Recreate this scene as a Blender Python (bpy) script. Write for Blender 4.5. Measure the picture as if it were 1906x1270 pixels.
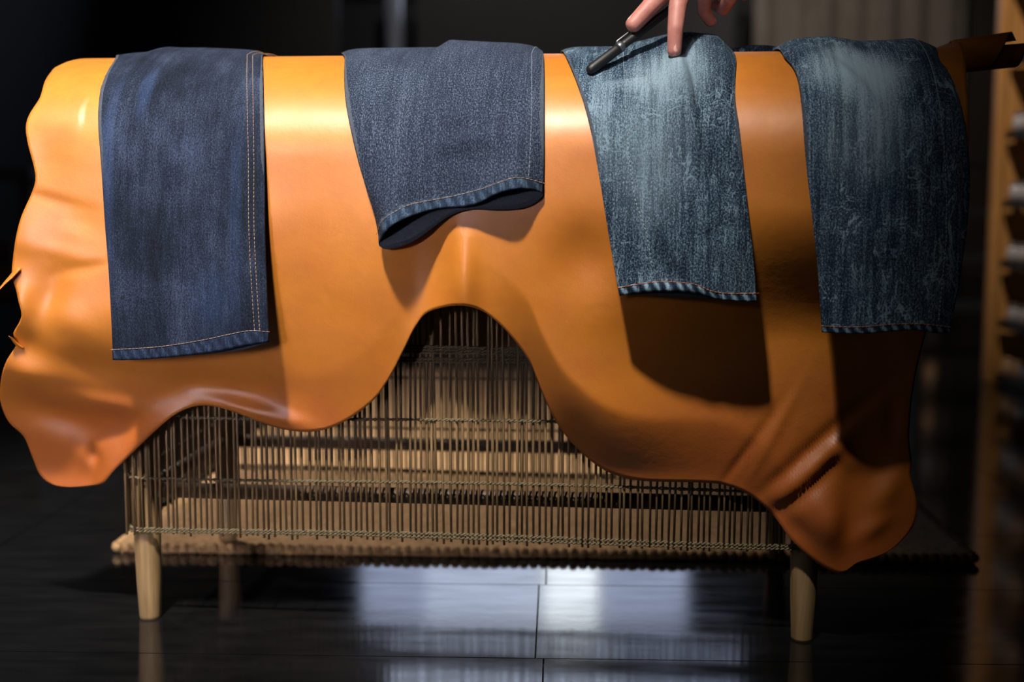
import bpy, bmesh, math, random
import numpy as np
from mathutils import Vector, Matrix
random.seed(7); RNG = np.random.default_rng(7)
scene = bpy.context.scene
for o in list(bpy.data.objects): bpy.data.objects.remove(o, do_unlink=True)
C = scene.collection
# ------------------------------------------------------------------ camera
FPX = 2382.0; PCX, PCY = 953.0, 635.0
TILT = math.radians(6.8); YAW = math.radians(2.1); CAMH = 0.62
cd = bpy.data.cameras.new('camera'); cam = bpy.data.objects.new('camera', cd); C.objects.link(cam)
cd.sensor_width = 36.0; cd.lens = FPX / 1906.0 * 36.0; cd.clip_start = 0.05
cam.location = (0, 0, CAMH); cam.rotation_euler = (math.pi/2 - TILT, 0, YAW)
cd.dof.use_dof = True; cd.dof.focus_distance = 1.66; cd.dof.aperture_fstop = 2.0; cd.dof.aperture_blades = 9
scene.camera = cam
# ------------------------------------------------------------------ world and light
w = bpy.data.worlds.new('world'); scene.world = w; w.use_nodes = True
w.node_tree.nodes['Background'].inputs[0].default_value = (0.55, 0.6, 0.7, 1)
w.node_tree.nodes['Background'].inputs[1].default_value = 0.02
vs = scene.view_settings
vs.view_transform = 'Standard'; vs.look = 'None'; vs.gamma = 1.0; vs.exposure = 0.0; vs.use_curve_mapping = False
def lamp(name, kind, loc, target, energy, color, **kw):
    l = bpy.data.lights.new(name, kind); l.energy = energy; l.color = color
    for k, v in kw.items(): setattr(l, k, v)
    o = bpy.data.objects.new(name, l); C.objects.link(o); o.location = loc
    o.rotation_euler = (Vector(target) - Vector(loc)).to_track_quat('-Z', 'Y').to_euler()
    return o
lamp('track_spot_key', 'SPOT', (-0.52, -0.12, 3.45), (-0.52, 1.66, 0.98), 1230, (1.0, 0.94, 0.84), shadow_soft_size=0.10, spot_size=math.radians(35.5), spot_blend=1.0)
lamp('window_light', 'AREA', (-3.12, 0.1, 1.35), (-0.2, 1.7, 0.5), 7, (0.86, 0.91, 1.0), shape='RECTANGLE', size=1.9, size_y=1.5)
lamp('hide_sheen_light', 'AREA', (-1.8, -2.88, 1.15), (-0.80, 1.6, 0.50), 6.2, (0.96, 0.90, 1.0), shape='RECTANGLE', size=1.9, size_y=1.6, spread=math.radians(13))  # unseen light, beam narrowed to put a sheen on the hide's left end
lamp('track_spot_rug', 'SPOT', (-1.9, 3.4, 2.5), (-0.62, 2.42, 0.0), 260, (1.0, 0.9, 0.78), shadow_soft_size=0.08, spot_size=math.radians(35), spot_blend=0.8)
lamp('track_spot_shelf', 'SPOT', (0.7, 2.6, 2.55), (1.8, 4.3, 0.75), 130, (1.0, 0.86, 0.68), shadow_soft_size=0.06, spot_size=math.radians(38), spot_blend=0.7)
lamp('track_spot_curtain', 'SPOT', (1.3, 7.0, 2.75), (1.9, 9.0, 1.2), 45, (1.0, 0.93, 0.85), shadow_soft_size=0.1, spot_size=math.radians(75), spot_blend=0.8)
lamp('partition_fill_spot', 'SPOT', (-0.3, 6.6, 3.3), (-0.2, 9.0, 1.5), 55, (1.0, 0.95, 0.9), shadow_soft_size=0.1, spot_size=math.radians(90), spot_blend=0.9)  # added fill that lifts the dark back wall and partition
# ------------------------------------------------------------------ coordinate helpers
CR = Vector((math.cos(YAW), math.sin(YAW), 0))
CF = Vector((-math.sin(YAW)*math.cos(TILT), math.cos(YAW)*math.cos(TILT), -math.sin(TILT)))
CU = CR.cross(CF)
def ray(px, py): return CF + CR*((px-PCX)/FPX) - CU*((py-PCY)/FPX)
def ground(px, py, z=0.0):
    d = ray(px, py); t = (z - CAMH)/d.z
    return Vector((d.x*t, d.y*t, z))
RA = ground(280, 1149); RB = ground(1493, 1190)               # the feet of the two front legs
RX = (RB - RA).normalized(); RY = Vector((-RX.y, RX.x, 0)); RANG = math.atan2(RX.y, RX.x)
ORG = (RA + RB)/2; HALF = (RB - RA).length/2                   # rack frame: x along the rack, y away from the camera
def to_world(p): return ORG + RX*p[0] + RY*p[1] + Vector((0, 0, p[2]))
CAMR = ((Vector((0,0,CAMH))-ORG).dot(RX), (Vector((0,0,CAMH))-ORG).dot(RY), CAMH)
def ray_r(px, py):
    d = ray(px, py); return (d.dot(RX), d.dot(RY), d.z)
def at(px, py, yr):
    d = ray_r(px, py); t = (yr - CAMR[1])/d[1]
    return (CAMR[0]+d[0]*t, yr, CAMR[2]+d[2]*t)
# ------------------------------------------------------------------ mesh helpers
def tube(pts, rad, seg=10, cap=True, flat=1.0):
    pts = [Vector(p) for p in pts]; n = len(pts)
    if not isinstance(rad, (list, tuple)): rad = [rad]*n
    V, F = [], []
    up = None
    for i, p in enumerate(pts):
        t = (pts[min(i+1, n-1)] - pts[max(i-1, 0)]).normalized()
        if up is None:
            up = Vector((0, 0, 1)) if abs(t.z) < 0.9 else Vector((0, 1, 0))
        a = t.cross(up).normalized(); b = a.cross(t).normalized(); up = b
        for k in range(seg):
            th = 2*math.pi*k/seg
            q = p + a*math.cos(th)*rad[i] + b*math.sin(th)*rad[i]*flat
            V.append(tuple(q))
    for i in range(n-1):
        for k in range(seg):
            k2 = (k+1) % seg
            F.append((i*seg+k, i*seg+k2, (i+1)*seg+k2, (i+1)*seg+k))
    if cap:
        F.append(tuple(range(seg-1, -1, -1))); F.append(tuple(range((n-1)*seg, n*seg)))
    return V, F
def box(x0, x1, y0, y1, z0, z1, bev=0.0):
    if bev <= 0:
        V = [(x0,y0,z0),(x1,y0,z0),(x1,y1,z0),(x0,y1,z0),(x0,y0,z1),(x1,y0,z1),(x1,y1,z1),(x0,y1,z1)]
        return V, [(0,3,2,1),(4,5,6,7),(0,1,5,4),(1,2,6,5),(2,3,7,6),(3,0,4,7)]
    bm = bmesh.new(); V, F = box(x0, x1, y0, y1, z0, z1)
    vs_ = [bm.verts.new(v) for v in V]
    for f in F: bm.faces.new([vs_[i] for i in f])
    bmesh.ops.bevel(bm, geom=bm.edges[:], offset=bev, segments=2, affect='EDGES', profile=0.6)
    bm.verts.index_update()
    out = [tuple(v.co) for v in bm.verts], [tuple(v.index for v in f.verts) for f in bm.faces]
    bm.free(); return out
def lathe(prof, seg=20, c=(0,0,0)):
    V, F = [], []
    for r, z in prof:
        for k in range(seg):
            th = 2*math.pi*k/seg; V.append((c[0]+r*math.cos(th), c[1]+r*math.sin(th), c[2]+z))
    n = len(prof)
    for i in range(n-1):
        for k in range(seg):
            k2 = (k+1) % seg; F.append((i*seg+k, i*seg+k2, (i+1)*seg+k2, (i+1)*seg+k))
    F.append(tuple(range(seg-1, -1, -1))); F.append(tuple(range((n-1)*seg, n*seg)))
    return V, F
def join(parts):
    V, F = [], []
    for v, f in parts:
        o = len(V); V += list(v); F += [tuple(i+o for i in q) for q in f]
    return V, F
def make(name, vf, mat, parent=None, base=None, smooth=True, uv=None, rack=True):
    """one mesh object; vertices are given in the rack frame (rack=True) or the world frame"""
    V, F = vf
    if base is None: base = parent['_b'] if parent is not None and '_b' in parent else (0, 0, 0)
    base = tuple(base)
    V = [(v[0]-base[0], v[1]-base[1], v[2]-base[2]) for v in V]
    me = bpy.data.meshes.new(name); me.from_pydata(V, [], F); me.update()
    if smooth: me.polygons.foreach_set('use_smooth', [True]*len(me.polygons))
    if uv is not None:
        ul = me.uv_layers.new(name='UVMap')
        vi = np.empty(len(me.loops), dtype=np.int32); me.loops.foreach_get('vertex_index', vi)
        ul.data.foreach_set('uv', np.asarray(uv, dtype=np.float32)[vi].ravel())
    for m in (mat if isinstance(mat, (list, tuple)) else [mat]): me.materials.append(m)
    o = bpy.data.objects.new(name, me); C.objects.link(o)
    if parent is not None: o.parent = parent
    elif rack: o.location = to_world(base); o.rotation_euler = (0, 0, RANG)
    else: o.location = base
    o['_b'] = base
    return o
def root(name, base, label, cat, group=None, rack=True):
    o = bpy.data.objects.new(name, None); C.objects.link(o); o.empty_display_size = 0.05
    if rack: o.location = to_world(base); o.rotation_euler = (0, 0, RANG)
    else: o.location = base
    o['_b'] = tuple(base); tag(o, label, cat, group); return o
def tag(o, label=None, cat=None, group=None, kind=None):
    if label: o['label'] = label
    if cat: o['category'] = cat
    if group: o['group'] = group
    if kind: o['kind'] = kind
    return o
def copy_part(src, parent=None, loc=None):
    c = src.copy(); C.objects.link(c); c.parent = parent
    if loc is not None: c.location = loc
    return c
# ------------------------------------------------------------------ materials
class NT:
    def __init__(s, name):
        s.m = bpy.data.materials.new(name); s.m.use_nodes = True; s.t = s.m.node_tree; s.t.nodes.clear()
        s.out = s.n('ShaderNodeOutputMaterial'); s.b = s.n('ShaderNodeBsdfPrincipled'); s.l(s.b.outputs[0], s.out.inputs[0])
    def n(s, typ, **kw):
        nd = s.t.nodes.new(typ)
        for k, v in kw.items(): setattr(nd, k, v)
        return nd
    def l(s, a, b): s.t.links.new(a, b)
    def put(s, inp, v):
        if hasattr(v, 'links') or hasattr(v, 'is_linked'): s.l(v, inp)
        else: inp.default_value = v
    def coord(s, kind='Object'): return s.n('ShaderNodeTexCoord').outputs[kind]
    def mapping(s, vec, scale=(1,1,1), loc=(0,0,0), rot=(0,0,0)):
        m = s.n('ShaderNodeMapping'); s.l(vec, m.inputs[0]); m.inputs['Location'].default_value = loc
        m.inputs['Rotation'].default_value = rot; m.inputs['Scale'].default_value = scale; return m.outputs[0]
    def noise(s, vec, scale=5, detail=3, rough=0.55, dist=0.0):
        n = s.n('ShaderNodeTexNoise'); s.l(vec, n.inputs['Vector']); n.inputs['Scale'].default_value = scale
        n.inputs['Detail'].default_value = detail; n.inputs['Roughness'].default_value = rough; n.inputs['Distortion'].default_value = dist
        return n.outputs[0]
    def rng(s, v, a, b, c=0.0, d=1.0, smooth=False):
        n = s.n('ShaderNodeMapRange'); s.put(n.inputs[0], v)
        for i, x in enumerate((a, b, c, d)): n.inputs[1+i].default_value = x
        if smooth: n.interpolation_type = 'SMOOTHSTEP'
        return n.outputs[0]
    def math(s, op, a, b=0.0, clamp=False):
        n = s.n('ShaderNodeMath', operation=op, use_clamp=clamp); s.put(n.inputs[0], a); s.put(n.inputs[1], b); return n.outputs[0]
    def mix(s, f, a, b, mode='MIX'):
        n = s.n('ShaderNodeMix', data_type='RGBA', blend_type=mode); s.put(n.inputs[0], f)
        s.put(n.inputs[6], a if not isinstance(a, tuple) else a+(1,)*(4-len(a))); s.put(n.inputs[7], b if not isinstance(b, tuple) else b+(1,)*(4-len(b)))
        return n.outputs[2]
    def bump(s, h, strength=0.3, dist=0.001, normal=None):
        n = s.n('ShaderNodeBump'); n.inputs['Strength'].default_value = strength; n.inputs['Distance'].default_value = dist
        s.l(h, n.inputs['Height'])
        if normal is not None: s.l(normal, n.inputs['Normal'])
        return n.outputs[0]
    def done(s, color=None, rough=None, normal=None, **kw):
        if color is not None: s.put(s.b.inputs['Base Color'], color if not isinstance(color, tuple) else color+(1,)*(4-len(color)))
        if rough is not None: s.put(s.b.inputs['Roughness'], rough)
        if normal is not None: s.l(normal, s.b.inputs['Normal'])
        for k, v in kw.items(): s.put(s.b.inputs[k.replace('_', ' ')], v)
        return s.m
def srgb(r, g, b):
    f = lambda c: (c/255/12.92 if c/255 <= 0.04045 else ((c/255+0.055)/1.055)**2.4)
    return (f(r), f(g), f(b))
def simple(name, rgb, rough=0.6, var=0.15, scale=30, stretch=(1,1,1), metallic=0.0, bump=0.0, **kw):
    t = NT(name); c = srgb(*rgb); v = t.mapping(t.coord(), stretch)
    n = t.noise(v, scale, 4)
    lo = tuple(x*(1-var) for x in c); hi = tuple(min(1, x*(1+var)) for x in c)
    col = t.mix(t.rng(n, 0.3, 0.7), lo, hi)
    nor = t.bump(n, bump, 0.002) if bump else None
    return t.done(col, rough, nor, Metallic=metallic, **kw)
def wood(name, a, b, rough=0.5, axis=2, scale=14):
    t = NT(name); st = [1, 1, 1]; st[axis] = 0.07
    v = t.mapping(t.coord(), tuple(st)); n = t.noise(v, scale*4, 5, 0.6, 1.2); n2 = t.noise(v, scale*18, 2)
    col = t.mix(t.rng(n, 0.35, 0.65), srgb(*a), srgb(*b))
    return t.done(col, rough, t.bump(n2, 0.25, 0.0008))
M = {}
M['leg'] = wood('pale_turned_wood', (124, 98, 64), (156, 128, 90), 0.55)
M['dark_wood'] = wood('dark_wood', (38, 28, 22), (58, 44, 34), 0.6)
M['rail'] = wood('brown_rail_wood', (66, 48, 34), (92, 68, 46), 0.6, axis=0)
M['oak'] = wood('oak_board', (176, 124, 68), (200, 146, 86), 0.5)
M['shelf'] = simple('dark_shelf', (44, 38, 36), 0.6)
M['twine'] = simple('twine', (98, 86, 64), 0.9, 0.3, 300)
M['wall'] = simple('dark_wall_paint', (44, 43, 44), 0.8, 0.1, 3)
M['black'] = simple('black_paint', (16, 16, 16), 0.7)
M['ceiling'] = simple('ceiling_paint', (48, 47, 46), 0.9)
M['panel'] = simple('charcoal_panel', (62, 60, 60), 0.7, 0.08, 2)
M['grey_metal'] = simple('grey_pipe_metal', (150, 150, 156), 0.45, 0.05, 6, metallic=0.3)
M['curtain'] = simple('taupe_curtain', (128, 116, 104), 0.9, 0.12, 6)
M['brownwall'] = simple('brown_board', (58, 46, 38), 0.7)
M['window_frame'] = simple('window_frame_paint', (30, 30, 30), 0.5)
def reed_mat():
    t = NT('dry_reed'); oi = t.n('ShaderNodeObjectInfo')
    v = t.mapping(t.coord(), (1, 1, 0.06)); n = t.noise(v, 160, 3)
    c = t.mix(oi.outputs['Random'], srgb(104, 82, 54), srgb(150, 120, 82))
    c = t.mix(t.rng(n, 0.4, 0.65), c, srgb(80, 62, 42))
    return t.done(c, 0.55)
M['reed'] = reed_mat()
def leather_mat():
    t = NT('tan_leather'); uv = t.coord('UV')
    n1 = t.noise(t.mapping(uv, (2.2, 3.0, 1)), 1.6, 4, 0.6, 0.6); n2 = t.noise(uv, 16, 5, 0.65); n3 = t.noise(uv, 420, 2)
    c = t.mix(t.rng(n1, 0.3, 0.7, smooth=True), srgb(188, 110, 26), srgb(202, 125, 40))
    c = t.mix(t.rng(n2, 0.42, 0.8, 0, 0.35), c, srgb(160, 78, 26))
    sx = t.n('ShaderNodeSeparateXYZ'); t.l(uv, sx.inputs[0])      # redder and darker towards the lower front edge
    low_red = t.math('MULTIPLY', t.rng(t.math('ADD', sx.outputs[1], t.math('MULTIPLY', t.math('SUBTRACT', n1, 0.5), 0.5)), 0.50, 0.82, 0, 1, smooth=True), 0.75)
    c = t.mix(low_red, c, srgb(164, 78, 34))
    cr = t.math('ABSOLUTE', t.math('SUBTRACT', t.noise(uv, 9, 4, 0.6, 1.6), 0.5))
    crm = t.rng(cr, 0.0, 0.012, 0.35, 0.0)
    nor = t.bump(n3, 0.10, 0.0006); nor = t.bump(n2, 0.28, 0.004, nor)
    ro = t.rng(n2, 0.3, 0.7, 0.44, 0.56)
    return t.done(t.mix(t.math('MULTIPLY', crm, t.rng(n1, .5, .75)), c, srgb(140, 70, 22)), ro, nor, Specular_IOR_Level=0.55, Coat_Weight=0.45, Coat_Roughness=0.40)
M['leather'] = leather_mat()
M['leather_edge'] = simple('raw_leather_edge', (176, 122, 76), 0.9, 0.3, 200)
M['flesh_side'] = simple('leather_flesh_side', (120, 84, 54), 0.95, 0.25, 120)
M['stitch_tan'] = simple('tan_thread', (146, 118, 98), 0.8, 0.2, 400)
M['stitch_orange'] = simple('orange_thread', (190, 112, 58), 0.8, 0.2, 400)
M['stitch_pale'] = simple('pale_worn_thread', (130, 148, 160), 0.8, 0.2, 400)
M['inside'] = simple('denim_inside', (60, 66, 76), 0.95, 0.2, 300)
def denim_mat(name, dark, mid, light, fades_lit=(), crinkle=0.0, streak=1.0, seed=0.0, fade_lit_col=(150, 168, 178), speck=0.5, shade=(), blotch=0.3):
    t = NT(name); uv0 = t.coord('UV'); uv = t.mapping(uv0, (1, 1, 1), (seed, seed*1.7, 0))
    st = t.noise(t.mapping(uv, (420, 26, 1)), 1.0, 4, 0.7); st2 = t.noise(t.mapping(uv, (110, 5, 1)), 1.0, 4, 0.65)
    sp = t.noise(t.mapping(uv, (620, 420, 1)), 1.0, 2, 0.8)
    tw = t.noise(t.mapping(uv, (900, 260, 1), rot=(0, 0, 0.9)), 1.0, 1, 0.5)
    mo = t.noise(t.mapping(uv, (16, 9, 1)), 1.0, 5, 0.65)
    a = t.math('ADD', t.math('MULTIPLY', t.math('SUBTRACT', st, 0.5), 1.5*streak), t.math('MULTIPLY', t.math('SUBTRACT', st2, 0.5), 1.1*streak))
    a = t.math('ADD', a, t.math('MULTIPLY', t.math('SUBTRACT', sp, 0.5), 2.2*speck))
    a = t.math('ADD', a, t.math('MULTIPLY', t.math('SUBTRACT', tw, 0.5), 1.2*speck))
    a = t.math('ADD', a, t.math('MULTIPLY', t.math('SUBTRACT', mo, 0.5), 2.0*blotch))
    a = t.math('ADD', a, 0.5)
    f = None
    for (cx, cs, rx, rs, amp) in fades_lit:
        g = t.n('ShaderNodeVectorMath', operation='LENGTH')
        t.l(t.mapping(uv0, (1/rx, 1/rs, 0), (-cx/rx, -cs/rs, 0)), g.inputs[0])
        q = t.rng(g.outputs['Value'], 1.0, 0.0, 0.0, amp, smooth=True)
        f = q if f is None else t.math('ADD', f, q)
    if f is not None:
        fw = t.math('MULTIPLY', f, t.rng(st2, 0.3, 0.7, 0.65, 1.3)); a = t.math('ADD', a, t.math('MULTIPLY', fw, 0.55))
    if crinkle:
        for k, (sx, sy, rz) in enumerate(((34, 13, 0.25), (22, 30, -0.5), (48, 10, 0.0))):
            cn = t.noise(t.mapping(uv, (sx, sy, 1), (k*3.1, k*1.3, 0), (0, 0, rz)), 1.0, 3, 0.6, 1.2)
            ln = t.rng(t.math('ABSOLUTE', t.math('SUBTRACT', cn, 0.5)), 0.0, 0.02, 1.0, 0.0)
            mk = t.rng(t.noise(t.mapping(uv, (14, 14, 1), (k*7.7, 2.2, 0)), 1.0, 2), 0.52, 0.68)
            a = t.math('ADD', a, t.math('MULTIPLY', t.math('MULTIPLY', ln, mk), crinkle))
    r = t.n('ShaderNodeValToRGB'); t.l(a, r.inputs[0]); e = r.color_ramp.elements
    e[0].position = 0.05; e[0].color = srgb(*dark)+(1,); e[1].position = 0.5; e[1].color = srgb(*mid)+(1,)
    x = e.new(1.05 if False else 1.0); x.color = srgb(*light)+(1,)
    col = r.outputs[0]
    if f is not None: col = t.mix(t.math('MULTIPLY', fw, 0.6, clamp=True), col, srgb(*fade_lit_col))
    nor = t.bump(sp, 0.30, 0.0006)
    if crinkle: nor = t.bump(t.noise(t.mapping(uv, (30, 16, 1)), 1.0, 4, 0.6, 1.0), 0.55, 0.006, nor)
    else: nor = t.bump(t.noise(t.mapping(uv, (24, 7, 1)), 1.0, 3), 0.35, 0.004, nor)
    return t.done(col, 0.9, nor, Specular_IOR_Level=0.15)
def hem_mat(name, dark, mid, light, rope=0.3):
    t = NT(name); uv = t.coord('UV')
    st = t.noise(t.mapping(uv, (420, 60, 1)), 1.0, 3, 0.7); sp = t.noise(t.mapping(uv, (620, 500, 1)), 1.0, 2, 0.8)
    wv = t.n('ShaderNodeTexWave'); t.l(t.mapping(uv, (1, 1, 1), rot=(0, 0, 0.5)), wv.inputs[0]); wv.inputs['Scale'].default_value = 26
    wv.inputs['Distortion'].default_value = 3.0; wv.inputs['Detail'].default_value = 2; wv.inputs['Detail Scale'].default_value = 1.2
    a = t.math('ADD', t.math('MULTIPLY', t.math('SUBTRACT', st, 0.5), 1.2), t.math('MULTIPLY', t.math('SUBTRACT', sp, 0.5), 1.0))
    a = t.math('ADD', t.math('ADD', a, 0.5), t.math('MULTIPLY', t.math('SUBTRACT', wv.outputs[1], 0.5), rope*2))
    r = t.n('ShaderNodeValToRGB'); t.l(a, r.inputs[0]); e = r.color_ramp.elements
    e[0].position = 0.05; e[0].color = srgb(*dark)+(1,); e[1].position = 0.5; e[1].color = srgb(*mid)+(1,)
    x = e.new(1.0); x.color = srgb(*light)+(1,)
    return t.done(r.outputs[0], 0.9, t.bump(a, 0.4, 0.001), Specular_IOR_Level=0.15)
def floor_mat():
    t = NT('black_polished_tile'); v = t.coord('Object'); oi = t.n('ShaderNodeObjectInfo')
    vv = t.n('ShaderNodeVectorMath', operation='ADD'); t.l(v, vv.inputs[0]); t.l(oi.outputs['Location'], vv.inputs[1])
    n = t.noise(t.mapping(vv.outputs[0], (1.5, 6, 1)), 6, 4); sc = t.noise(vv.outputs[0], 60, 3)
    ch = t.noise(t.mapping(vv.outputs[0], (20, 50, 1)), 1.0, 4, 0.7)
    col = t.mix(t.rng(n, 0.3, 0.7), srgb(14, 14, 15), srgb(22, 22, 23))
    col = t.mix(t.rng(ch, 0.74, 0.80, 0, 0.5), col, srgb(120, 116, 112))
    return t.done(col, t.rng(n, 0.3, 0.7, 0.08, 0.13), t.bump(sc, 0.03, 0.001), Specular_IOR_Level=0.5)
M['floor'] = floor_mat()
M['grout'] = simple('dark_grout', (12, 12, 12), 0.7)
def jute_mat():
    t = NT('jute'); v = t.coord('Object'); n = t.noise(v, 90, 4, 0.7); n2 = t.noise(v, 6, 2)
    c = t.mix(t.rng(n, 0.3, 0.7), srgb(120, 88, 58), srgb(196, 158, 112)); c = t.mix(t.rng(n2, 0.35, 0.7, 0, 0.4), c, srgb(140, 106, 74))
    return t.done(c, 0.95, t.bump(n, 0.6, 0.004))
M['jute'] = jute_mat()
def emit(name, rgb, s):
    t = NT(name); t.done((0.02, 0.02, 0.02), 0.3); t.b.inputs['Emission Color'].default_value = rgb+(1,); t.b.inputs['Emission Strength'].default_value = s
    return t.m
M['pane'] = emit('daylit_pane', (0.66, 0.76, 1.0), 3.2); M['pane_bright'] = emit('daylit_bright_pane', (0.85, 0.93, 1.0), 5.5); M['pane_dim'] = emit('daylit_dim_pane', (0.60, 0.70, 1.0), 2.2)
# ------------------------------------------------------------------ setting
def st(name, vf, mat, parent=None, base=None, smooth=False):
    return tag(make(name, vf, mat, parent, base, smooth, rack=False), kind='structure' if parent is None else None)
X0, X1, Y0, Y1, ZC = -3.2, 3.5, -3.0, 9.2, 3.6
fl = st('floor', box(X0, X1, Y0, Y1, -0.10, -0.008), M['grout'], base=(0, 4, 0))
tw_, td_ = 0.955, 0.318
tile_v, tile_f = box(-tw_/2+0.0012, tw_/2-0.0012, -td_/2+0.0012, td_/2-0.0012, -0.012, 0.0)
tm = bpy.data.meshes.new('floor_tile'); tm.from_pydata(tile_v, [], tile_f); tm.materials.append(M['floor'])
seam = ground(1014, 1160); rowy = ground(1012, 1089).y
for r in range(-5, 24):
    off = -0.011 if r == 0 else (0.0 if r % 2 else 0.006)
    for c in range(-4, 5):
        cx = seam.x + off + (c+0.5)*tw_; cy = rowy - td_/2 + (r)*td_
        if cx - tw_/2 < X0+0.02 or cx + tw_/2 > X1-0.02 or cy+td_/2 > Y1-0.02: continue
        o = bpy.data.objects.new('floor_tile', tm); C.objects.link(o); o.parent = fl; o.location = (cx, cy-4, 0)
for nm, b in (('wall_back', (X0-.1, X1+.1, Y1, Y1+.15, -.1, ZC)), ('wall_left', (X0-.15, X0, Y0, Y1, -.1, ZC)), ('wall_right', (X1, X1+.15, Y0, Y1, -.1, ZC)), ('wall_front', (X0-.1, X1+.1, Y0-.15, Y0, -.1, ZC))):
    st(nm, box(*b), M['wall'], base=((b[0]+b[1])/2, (b[2]+b[3])/2, 0))
st('ceiling', box(X0-.1, X1+.1, Y0-.1, Y1+.1, ZC, ZC+.1), M['ceiling'], base=(0, 4, ZC))
def window(name, x0, x1, z0, z1, panes, y):
    fr = join([box(x0-.06, x1+.06, y-.06, y, z0-.06, z0), box(x0-.06, x1+.06, y-.06, y, z1, z1+.06), box(x0-.06, x0, y-.06, y, z0, z1), box(x1, x1+.06, y-.06, y, z0, z1)])
    o = st(name, fr, M['window_frame'], base=((x0+x1)/2, y, z0))
    for a, b, m in panes: st('pane', box(a, b, y-.025, y-.015, z0, z1), M[m], o)
window('window_1', -1.45, 0.95, 2.02, 2.60, ((-1.45, -0.98, 'pane_dim'), (-0.98, -0.12, 'pane'), (-0.10, 0.30, 'pane_bright'), (0.32, 0.95, 'pane_dim')), Y1-.001)
window('window_2', -1.25, 1.35, 2.82, 3.4, ((-1.25, -0.12, 'pane'), (-0.10, 0.5, 'pane'), (0.52, 1.35, 'pane_dim')), Y1-.001)
# window in the left wall (the daylight that grazes the hide)
fr = join([box(X0, X0+.05, -0.9, 1.1, .54, .6), box(X0, X0+.05, -0.9, 1.1, 2.1, 2.16), box(X0, X0+.05, -0.9, -0.84, .6, 2.1), box(X0, X0+.05, 1.04, 1.1, .6, 2.1)])
st('window_3', fr, M['window_frame'], base=(X0, 0.1, 0.6))
st('window_4', join([box(-2.81, -.79, Y0, Y0+.06, .29, .35), box(-2.81, -.79, Y0, Y0+.06, 1.95, 2.01), box(-2.81, -2.75, Y0, Y0+.06, .35, 1.95), box(-.85, -.79, Y0, Y0+.06, .35, 1.95)]), M['window_frame'], base=(-1.7, Y0, .3))
# things standing along the back wall
def board(name, label, cat, x0, x1, z1, y0, y1, mat, base=None):
    o = make(name, box(x0, x1, y0, y1, 0.0, z1, 0.006), mat, None, ((x0+x1)/2, (y0+y1)/2, 0), False, rack=False); return tag(o, label, cat)
board('display_panel', 'dark grey display board against the back wall behind the left jeans', 'board', -2.62, -1.52, 1.93, 8.9, 8.98, M['panel'])
board('partition_panel', 'wide charcoal partition standing at the back behind the pen', 'partition', -0.98, 1.18, 1.93, 8.9, 8.98, M['panel'])
board('wall_board', 'dark brown board between the taupe curtain and the oak shelf unit', 'board', 2.72, 3.42, 1.93, 8.9, 8.98, M['brownwall'])
pp = root('standing_pipe', (-1.13, 8.9, 0), 'pale grey upright pipe at the back wall, above the second jeans leg', 'pipe', rack=False)
make('pipe', lathe([(0.055, 0.02), (0.055, 1.95)], 20, (-1.13, 8.9, 0)), M['grey_metal'], pp)
make('base_flange', lathe([(0.10, 0.0), (0.10, 0.02), (0.06, 0.03)], 20, (-1.13, 8.9, 0)), M['grey_metal'], pp)
cu = root('curtain', (2.0, 8.8, 0), 'taupe curtain hanging in soft vertical folds at the back', 'curtain', rack=False)
V = []; F = []; NX = 240
for i in range(NX+1):
    x = 1.30 + 1.40*i/NX; y = 8.82 + 0.035*math.sin(x*31) + 0.018*math.sin(x*13+1)
    V += [(x, y, 0.02), (x, y, 1.95), (x, y+.004, 0.02), (x, y+.004, 1.95)]
for i in range(NX):
    a = 4*i; F += [(a, a+4, a+5, a+1), (a+2, a+3, a+7, a+6), (a+1, a+5, a+7, a+3), (a, a+2, a+6, a+4)]
make('cloth', (V, F), M['curtain'], cu)
make('curtain_rod', tube([(1.25, 8.82, 1.97), (2.75, 8.82, 1.97)], 0.014, 12), M['black'], cu)
# low dark table at the far left
tb = root('low_table', (-2.55, 5.4, 0), 'dark low table at the far left in the blurred background', 'table', rack=False)
make('table_top', box(-3.0, -2.08, 5.0, 5.9, .655, .70, .006), M['panel'], tb, smooth=False)
make('lower_shelf', box(-2.97, -2.12, 5.05, 5.85, .16, .19, .004), M['brownwall'], tb, smooth=False)
for lx in (-2.97, -2.15):
    for ly in (5.05, 5.8): make('leg', box(lx, lx+.05, ly, ly+.05, 0, .655, .004), M['dark_wood'], tb, smooth=False)
for i, (bx, bw, bh, m, lb) in enumerate(((-2.42, .26, .10, (110, 84, 64), 'tan flat box on the lower shelf of the dark table'), (-2.44, .24, .12, (74, 58, 54), 'brown box lying on the tan box under the dark table'))):
    z0 = .19 + (0 if i == 0 else .10)
    bo = root('storage_box', (bx+bw/2, 5.2, z0), lb, 'box', rack=False); mm = simple('box_card_%s' % ('tan' if i == 0 else 'brown'), m, .8)
    make('box_body', box(bx, bx+bw, 5.08, 5.4, z0, z0+bh*.7, .003), mm, bo, smooth=False); make('lid', box(bx-.004, bx+bw+.004, 5.076, 5.404, z0+bh*.7, z0+bh, .003), mm, bo, smooth=False)
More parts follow.
